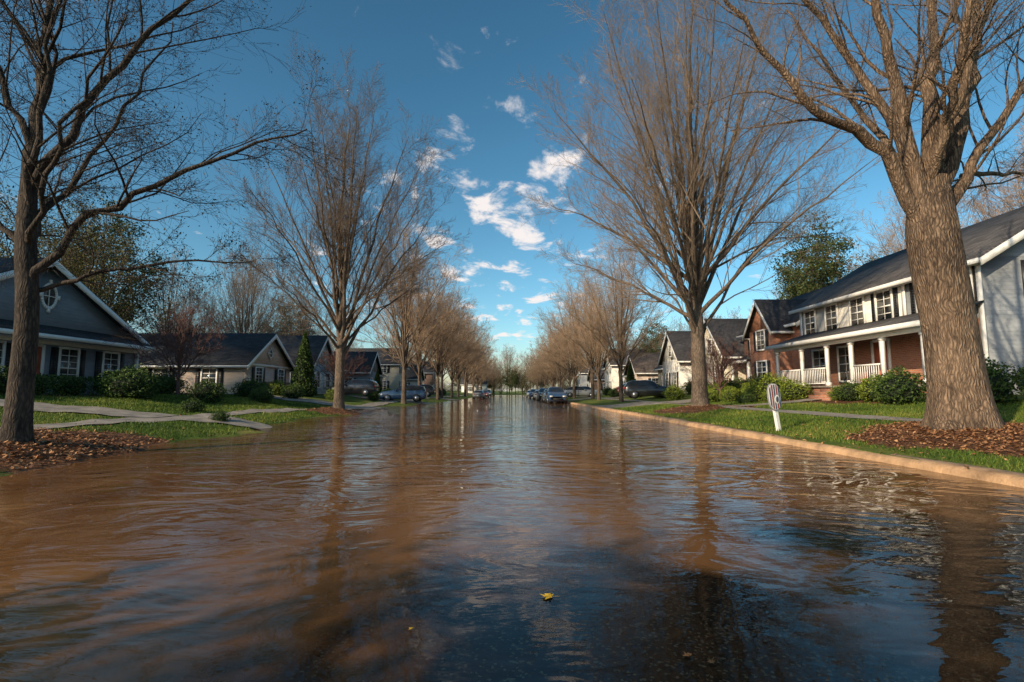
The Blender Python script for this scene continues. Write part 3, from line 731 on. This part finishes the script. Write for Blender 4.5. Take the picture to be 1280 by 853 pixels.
def generic(name,X,sg,y0,wall,roof,two=False,seed=0):
    h=House(name,X,sg,y0,.9); wh=5 if two else 3.0
    h.gabled(0,6,-9,0,-1,wh,2.6,wall,roof,'w',.4); h.gabled(6.01,13,-9,-1.2,-1,wh-.2,2.2,wall,roof,'u',.4)
    for z in ([.6,3.4] if two else [.6]):
        for u in (1.6,4.4): h.window(('F',0),u,z,1,1.4,'black')
        for u in (8,11): h.window(('F',-1.2),u,z,1,1.4,'black')
        for u in (-2.5,-6): h.window(('S',0),u,z,1,1.4,'black')
    h.build()
generic('grey_house',-18.6,-1,68,'sid_lgrey','roof',False,1)
generic('cream_house',-18.4,-1,86,'sid_cream','roof2',True,2)
generic('white_house',-18.4,-1,104,'sid_white','roof',False,3)
generic('brick_house',-18.4,-1,124,'brick','roof2',True,4)
generic('beige_house',17.6,1,70,'sid_beige','roof3',False,5)
generic('white_house',17.8,1,88,'sid_white','roof',True,6)
generic('brick_house',17.8,1,107,'brick2','roof2',False,7)
generic('grey_house',17.8,1,126,'sid_lgrey','roof',True,8)
generic('white_house',-8,-1,186,'sid_white','roof',False,9)

# ---------------------------------------------------------------- cars
M['tyre']=simple('tyre_rubber',(.02,.02,.02),.8,.2,5)
M['rim']=simple('alloy_rim',(.45,.45,.46),.3,.1,5,metal=.8)
M['carglass']=simple('car_glass',(.015,.018,.02),.05,.1,2,spec=.9)
M['lamp']=simple('headlamp_lens',(.6,.6,.58),.15,.1,5,spec=.9)
M['tail']=simple('tail_lamp_lens',(.35,.02,.02),.2,.1,5,spec=.9)
def carpaint(n,c): return simple(n,c,.3,.06,1,coat=1.0,spec=.6)
paints=[carpaint('car_paint_blue',(.03,.07,.15)),carpaint('car_paint_silver',(.22,.23,.24)),carpaint('car_paint_black',(.02,.02,.023)),carpaint('car_paint_white',(.5,.5,.48)),carpaint('car_paint_red',(.2,.02,.02))]
def carmesh(paint,suv=False):
    k=1.12 if suv else 1
    st=[(-2.2,.42,.60,.62,.70,.62),(-2.12,.30,.72,.76,.82,.70),(-1.85,.26,.82,.88,.88,.75),(-1.0,.24,.92,.98,.9,.76),(-.75,.24,.93,1.04,.9,.74),
        (-.15,.24,.95,1.42,.9,.62),(.4,.24,.96,1.47,.9,.60),(1.1,.24,.97,1.44,.9,.59),(1.55,.24,.98,1.30 if not suv else 1.42,.89,.59),(1.95,.26,.98,1.04 if not suv else 1.3,.87,.64),(2.15,.32,.9,.96 if not suv else 1.0,.82,.68),(2.25,.42,.66,.68,.74,.66)]
    V=[];F=[];MI=[]
    for (y,zb,zl,zt,w,wr) in st:
        zl*=k;zt*=k
        half=[(w*.86,zb),(w,zb+.12),(w*1.01,(zb+zl)/2+.05),(w*.96,zl),(wr,zt-.04*(zt-zl>.2)),(wr*.8,zt)]
        ring=[(a,z) for a,z in half]+[(-a,z) for a,z in half[::-1]]
        V+=[(a,y,z) for a,z in ring]
    n=12
    for i in range(len(st)-1):
        cab=(st[i][3]-st[i][2]>.2)or(st[i+1][3]-st[i+1][2]>.2)
        both=(st[i][3]-st[i][2]>.2)and(st[i+1][3]-st[i+1][2]>.2)
        for q in range(n):
            F.append((i*n+q,i*n+(q+1)%n,(i+1)*n+(q+1)%n,(i+1)*n+q))
            g=(q in (3,7) and cab and both) or (q in (4,5,6) and cab and not both) or (q in(3,7) and cab)
            MI.append(1 if g else 0)
    for i in (0,len(st)-1):
        c=i*n
        for q in range(5): F.append((c+q,c+q+1,c+10-q,c+11-q)); MI.append(0)
    def bx(x0,x1,y0,y1,z0,z1,mi):
        o=len(V)
        V.extend([(x0,y0,z0),(x1,y0,z0),(x1,y1,z0),(x0,y1,z0),(x0,y0,z1),(x1,y0,z1),(x1,y1,z1),(x0,y1,z1)])
        for f in [(0,1,2,3),(4,7,6,5),(0,4,5,1),(1,5,6,2),(2,6,7,3),(3,7,4,0)]: F.append(tuple(o+q for q in f)); MI.append(mi)
    for sg in (-1,1):
        bx(sg*.6-.16,sg*.6+.16,-2.2,-1.98,.6*k,.72*k,4); bx(sg*.66-.13,sg*.66+.13,2.05,2.24,.74*k,.9*k,5)
        bx(sg*.98-.09,sg*.98+.09,-.62,-.48,.92*k,1.05*k,0)
        bx(sg*.905-.006,sg*.905+.006,.30,.34,.35,.95*k,2)
        for wy in (-1.38,1.38):
            m_=20; R_=.33*k
            for (rr,x0,x1,mi) in ((R_,.70,.925,2),(R_*.62,.9,.935,3)):
                o=len(V)
                for xx in (x0,x1):
                    for j in range(m_): a=2*math.pi*j/m_; V.append((sg*xx,wy+rr*math.cos(a),R_+rr*math.sin(a)))
                for j in range(m_): F.append((o+j,o+(j+1)%m_,o+m_+(j+1)%m_,o+m_+j)); MI.append(mi)
                for j in range(1,m_//2-0): 
                    F.append((o+m_+j-1,o+m_+j,o+m_+(m_-j)%m_,o+m_+(m_-j+1)%m_)); MI.append(mi)
    bx(-.45,.45,-2.235,-2.19,.42,.56,2); bx(-.26,.26,2.2,2.27,.5,.62,3)
    return np_mesh('car',V,F,[paint,M['carglass'],M['tyre'],M['rim'],M['lamp'],M['tail']],MI,False)
cars=[carmesh(p,s_) for p,s_ in zip(paints,(True,False,True,False,False))]
for ci,x,y,rz in [(0,4.6,50,0),(1,4.7,57,0),(2,4.6,65,0),(3,4.6,76,3.14),(2,12.5,45.5,1.45),(4,14.5,57.5,1.6),(0,4.6,90,0),(1,-4.8,84,3.14),(0,-10.2,50,-1.5),(2,-15,50.2,-1.6),(2,-12,68,-1.5),(4,-4.7,100,0),(1,12,78,1.5),(2,-4.7,115,0),(3,4.6,105,0),(1,9.5,68,1.5)]:
    ob=bpy.data.objects.new('parked_car',cars[ci]); link(ob); ob.location=(x,y,max(-.1,float(H(x,y)))+.03); ob.rotation_euler[2]=rz

# ---------------------------------------------------------------- oval striped yard sign on a leaning white post
M['sgrey']=simple('sign_edge_grey',(.25,.25,.27),.5,.2,8)
M['sred']=simple('sign_red',(.30,.05,.035),.5,.15,8)
M['sblue']=simple('sign_blue_grey',(.06,.08,.12),.5,.15,8)
ys_=empty('yard_sign',(6.75,13.0,float(H(6.75,13.0))))
def sobj(name,v,f,mat):
    me=bpy.data.meshes.new(name); me.from_pydata(v,[],f); me.materials.append(M[mat]); me.update()
    ob=bpy.data.objects.new(name,me); link(ob,ys_)
def prism(name,pts,y0,y1,mat):
    n=len(pts); v=[(a,y0,b) for a,b in pts]+[(a,y1,b) for a,b in pts]
    sobj(name,v,[tuple(range(n)),tuple(range(2*n-1,n-1,-1))]+[(i,(i+1)%n,n+(i+1)%n,n+i) for i in range(n)],mat)
prism('post',[(.06,-.2),(.15,-.2),(.02,.62),(-.07,.62)],-.04,.04,'white')
def ovalpts(rx,rz,cx=-.08,cz=.86,n=30):
    o_=[]
    for i in range(n):
        t=2*math.pi*i/n; a=rx*math.copysign(abs(math.cos(t))**.8,math.cos(t)); b_=rz*math.copysign(abs(math.sin(t))**.8,math.sin(t)); o_.append((cx+a-.10*b_,cz+b_))
    return o_
prism('panel',ovalpts(.20,.34),-.07,-.041,'sgrey')
prism('face',ovalpts(.18,.32),-.078,-.071,'white')
for j,(a0,mat) in enumerate([(-.155,'sblue'),(-.085,'sred'),(-.015,'sblue'),(.055,'sred'),(.12,'sblue')]):
    lo=[];hi=[]
    for xx in (a0,a0+.012,a0+.024,a0+.036):
        q=max(0,1-(abs(xx)/.18)**(2/.8))**(.8/2)*.305
        lo.append((-.08+xx+.10*q,.86-q)); hi.append((-.08+xx-.10*q,.86+q))
    prism('stripe',lo+hi[::-1],-.086,-.079,mat)
prism('loop',[(-.02+.07*math.cos(t),.80+.11*math.sin(t)) for t in np.linspace(0,2*math.pi,18)[:-1]],-.094,-.087,'white')
prism('loop_centre',[(-.02+.04*math.cos(t),.80+.075*math.sin(t)) for t in np.linspace(0,2*math.pi,18)[:-1]],-.10,-.095,'sblue')
ys_.rotation_euler[2]=.3

# ---------------------------------------------------------------- grass blades + leaf litter
def grass(n,x0,x1,y0,y1,hgt,seed):
    r=np.random.default_rng(seed)
    y=y0+(y1-y0)*r.uniform(0,1,n)**1.6; x=r.uniform(x0,x1,n)
    ok=(mulch(x,y)<.45)&(H(x,y)>.02)
    ax=np.abs(x); ok&=~((ax>9.62)&(ax<10.98))&(ax>6.3)
    for (a,b_,c,d) in [(6,18,33,37),(-21,-6,15.1,17.3),(-24,-6,33,36.6),(10.9,15.6,24.1,25.7)]: ok&=~((x>a)&(x<b_)&(y>c)&(y<d))
    x=x[ok];y=y[ok];n=len(x); z=H(x,y)-.005
    th=r.uniform(0,6.28,n); w=.006+.0004*y; hh=hgt*r.uniform(.5,1.4,n)*(1+.02*y)
    dx=np.cos(th)*w;dy=np.sin(th)*w
    lx=r.normal(0,.35,n)*hh; ly=r.normal(0,.35,n)*hh
    v=np.stack([np.stack([x-dx,y-dy,z],1),np.stack([x+dx,y+dy,z],1),np.stack([x+lx,y+ly,z+hh],1)],1).reshape(-1,3)
    f=np.arange(n*3).reshape(-1,3)
    t=np.clip(.45+.3*wob(x*.8,y*.8)+r.normal(0,.22,n),0,1)
    return v,f,np.repeat(t,3)
v1,f1,t1=grass(110000,6.3,16,4,32,.055,1); v2,f2,t2=grass(110000,-18,-6.2,4,32,.055,2)
me=np_mesh('grass',np.concatenate([v1,v2]),np.concatenate([f1,f2+len(v1)]),[M['grass']],None,False,np.concatenate([t1,t2]))
link(bpy.data.objects.new('grass',me))
r=np.random.default_rng(8); C=[]
for (cx,cy,sx,sy,n) in [(9.3,9.2,1.8,2.2,17000),(-8.6,8.3,1.8,1.9,13000),(9.2,24.5,1.6,1.5,2500),(-8.4,25.6,1.5,1.3,1500),(9.5,6,1.5,1.2,3000),(9,16,3,8,2500),(-9,15,3,8,3500)]:
    x=r.normal(cx,sx,n); y=r.normal(cy,sy,n); ok=(np.abs(x)>6.3)&(H(x,y)>.01)&((mulch(x,y)>.3)|(r.uniform(0,1,n)<.14))
    x=x[ok];y=y[ok]; C.append(np.stack([x,y,H(x,y)+.015+.03*r.uniform(0,1,len(x))],1))
# a few stray leaves drifted onto the kerb
kx=r.uniform(5.9,6.2,160); ky=r.uniform(4.5,26,160); C.append(np.stack([kx,ky,np.full(160,.128)],1))
C=np.concatenate(C); n=len(C)
th=r.uniform(0,6.28,n); a=np.stack([np.cos(th),np.sin(th),r.normal(0,.35,n)],1); b_=np.stack([-np.sin(th),np.cos(th),r.normal(0,.35,n)],1)
sz=r.uniform(.015,.04,(n,1))
v=np.stack([C-a*sz,C+b_*sz*.6,C+a*sz,C-b_*sz*.6],1).reshape(-1,3)
link(bpy.data.objects.new('leaf_litter',np_mesh('leaf_litter',v,np.arange(n*4).reshape(-1,4),[M['litter']],None,False,np.repeat(r.uniform(0,1,n),4))))
M['yleaf']=simple('yellow_leaf',(.95,.50,.02),.5,.2,30)
M['bleaf']=simple('brown_leaf',(.30,.13,.035),.6,.25,30)
def mapleleaf(x,y,s,rz,mat,z=.004):
    rad=[1,.45,.8,.4,.9,.42,.6,.3,.35,.12,.35,.3,.6,.42,.9,.4,.8,.45]
    n=len(rad)
    v=[(0,0,.006)]+[(s*rr*math.sin(2*math.pi*i/n),s*rr*math.cos(2*math.pi*i/n),.003+.012*(i%3==0)*s*10) for i,rr in enumerate(rad)]
    f=[(0,1+i,1+(i+1)%n) for i in range(n)]
    o=len(v); v+=[(-.03*s,-s*.1,.004),(.03*s,-s*.1,.004),(.03*s,-s*1.0,.012),(-.03*s,-s*1.0,.012)]; 
    f+=[(o,o+1,o+2),(o,o+2,o+3)]
    ob=bpy.data.objects.new('fallen_leaf',np_mesh('fallen_leaf',v,f,[M[mat]])); link(ob); ob.location=(x,y,z); ob.rotation_euler[2]=rz
mapleleaf(.22,2.87,.058,1.2,'yleaf'); mapleleaf(.75,2.25,.03,.4,'bleaf'); mapleleaf(.83,2.2,.025,2.4,'bleaf'); mapleleaf(1.75,7.4,.06,2.4,'bleaf'); mapleleaf(-.9,3.4,.02,2,'bleaf'); mapleleaf(-1.5,5.2,.03,1,'bleaf'); mapleleaf(2.9,5.6,.03,1,'bleaf'); mapleleaf(-.45,2.5,.018,1,'yleaf'); mapleleaf(1.3,3.1,.018,1,'bleaf')

# ---------------------------------------------------------------- sun + sky
sd=Vector((-.76,-.65,0)).normalized(); el=math.radians(24)
dirn=Vector((sd.x*math.cos(el),sd.y*math.cos(el),math.sin(el)))
L=bpy.data.lights.new('sun','SUN'); L.energy=5.0; L.angle=math.radians(.5); L.color=(1,.82,.57)
so=bpy.data.objects.new('sun',L); link(so); so.rotation_euler=dirn.to_track_quat('Z','Y').to_euler()
w=bpy.data.worlds.new('World'); scene.world=w; w.use_nodes=True; nt=w.node_tree
bg=nt.nodes['Background']; bg.inputs[1].default_value=.148
sk=N(nt,'ShaderNodeTexSky',sky_type='NISHITA'); sk.sun_disc=False; sk.sun_elevation=el; sk.sun_rotation=math.atan2(sd.x,sd.y)%(2*math.pi)
sk.air_density=1.0; sk.dust_density=.8; sk.ozone_density=2.5
hs=N(nt,'ShaderNodeHueSaturation'); hs.inputs['Saturation'].default_value=1.1; hs.inputs['Hue'].default_value=.475
nt.links.new(sk.outputs[0],hs.inputs['Color'])
def vscale(c,k):
    q=N(nt,'ShaderNodeVectorMath',operation='SCALE'); q.inputs['Scale'].default_value=k; nt.links.new(c,q.inputs[0]); return q.outputs[0]
gm=N(nt,'ShaderNodeGamma'); gm.inputs[1].default_value=1.28; nt.links.new(vscale(hs.outputs[0],.13),gm.inputs[0])
skyc=vscale(gm.outputs[0],1.15/.13)
tc=N(nt,'ShaderNodeTexCoord').outputs['Generated']
s=N(nt,'ShaderNodeSeparateXYZ'); nt.links.new(tc,s.inputs[0])
zz=math_(nt,'ADD',math_(nt,'MAXIMUM',s.outputs[2],0),.10)
cb=N(nt,'ShaderNodeCombineXYZ'); nt.links.new(math_(nt,'DIVIDE',s.outputs[0],zz),cb.inputs[0]); nt.links.new(math_(nt,'DIVIDE',s.outputs[1],zz),cb.inputs[1])
nz=noise(nt,scalevec(nt,cb.outputs[0],(1.5,1.1,1)),3.0,9,.6,.35)
nb=noise(nt,cb.outputs[0],.8,2,.5)
cd=Vector((-.01,.955,.30)).normalized()
dp=N(nt,'ShaderNodeVectorMath',operation='DOT_PRODUCT'); nt.links.new(tc,dp.inputs[0]); dp.inputs[1].default_value=cd
win=N(nt,'ShaderNodeMapRange'); win.inputs[1].default_value=math.cos(math.radians(25)); win.inputs[2].default_value=math.cos(math.radians(5)); nt.links.new(dp.outputs['Value'],win.inputs[0])
v=math_(nt,'ADD',math_(nt,'ADD',nz,math_(nt,'MULTIPLY',nb,.25)),math_(nt,'MULTIPLY',win.outputs[0],.14))
cm=N(nt,'ShaderNodeMapRange'); cm.interpolation_type='SMOOTHSTEP'; cm.inputs[1].default_value=.77; cm.inputs[2].default_value=.91; nt.links.new(v,cm.inputs[0])
cf=math_(nt,'MULTIPLY',cm.outputs[0],.95)
mx=N(nt,'ShaderNodeMix',data_type='RGBA'); nt.links.new(cf,mx.inputs[0]); nt.links.new(skyc,mx.inputs[6]); mx.inputs[7].default_value=(6.7,6.2,6.0,1)
nt.links.new(mx.outputs[2],bg.inputs[0])

# ---------------------------------------------------------------- camera
cam=bpy.data.cameras.new('camera'); cam.lens=18; cam.sensor_width=36; cam.clip_end=4000; cam.clip_start=.05
co_=bpy.data.objects.new('camera',cam); link(co_); co_.location=(0,0,1.1)
co_.rotation_euler=(math.radians(90+5.67),0,math.radians(-.4))
scene.camera=co_
print('polys',sum(len(m.polygons) for m in bpy.data.meshes))
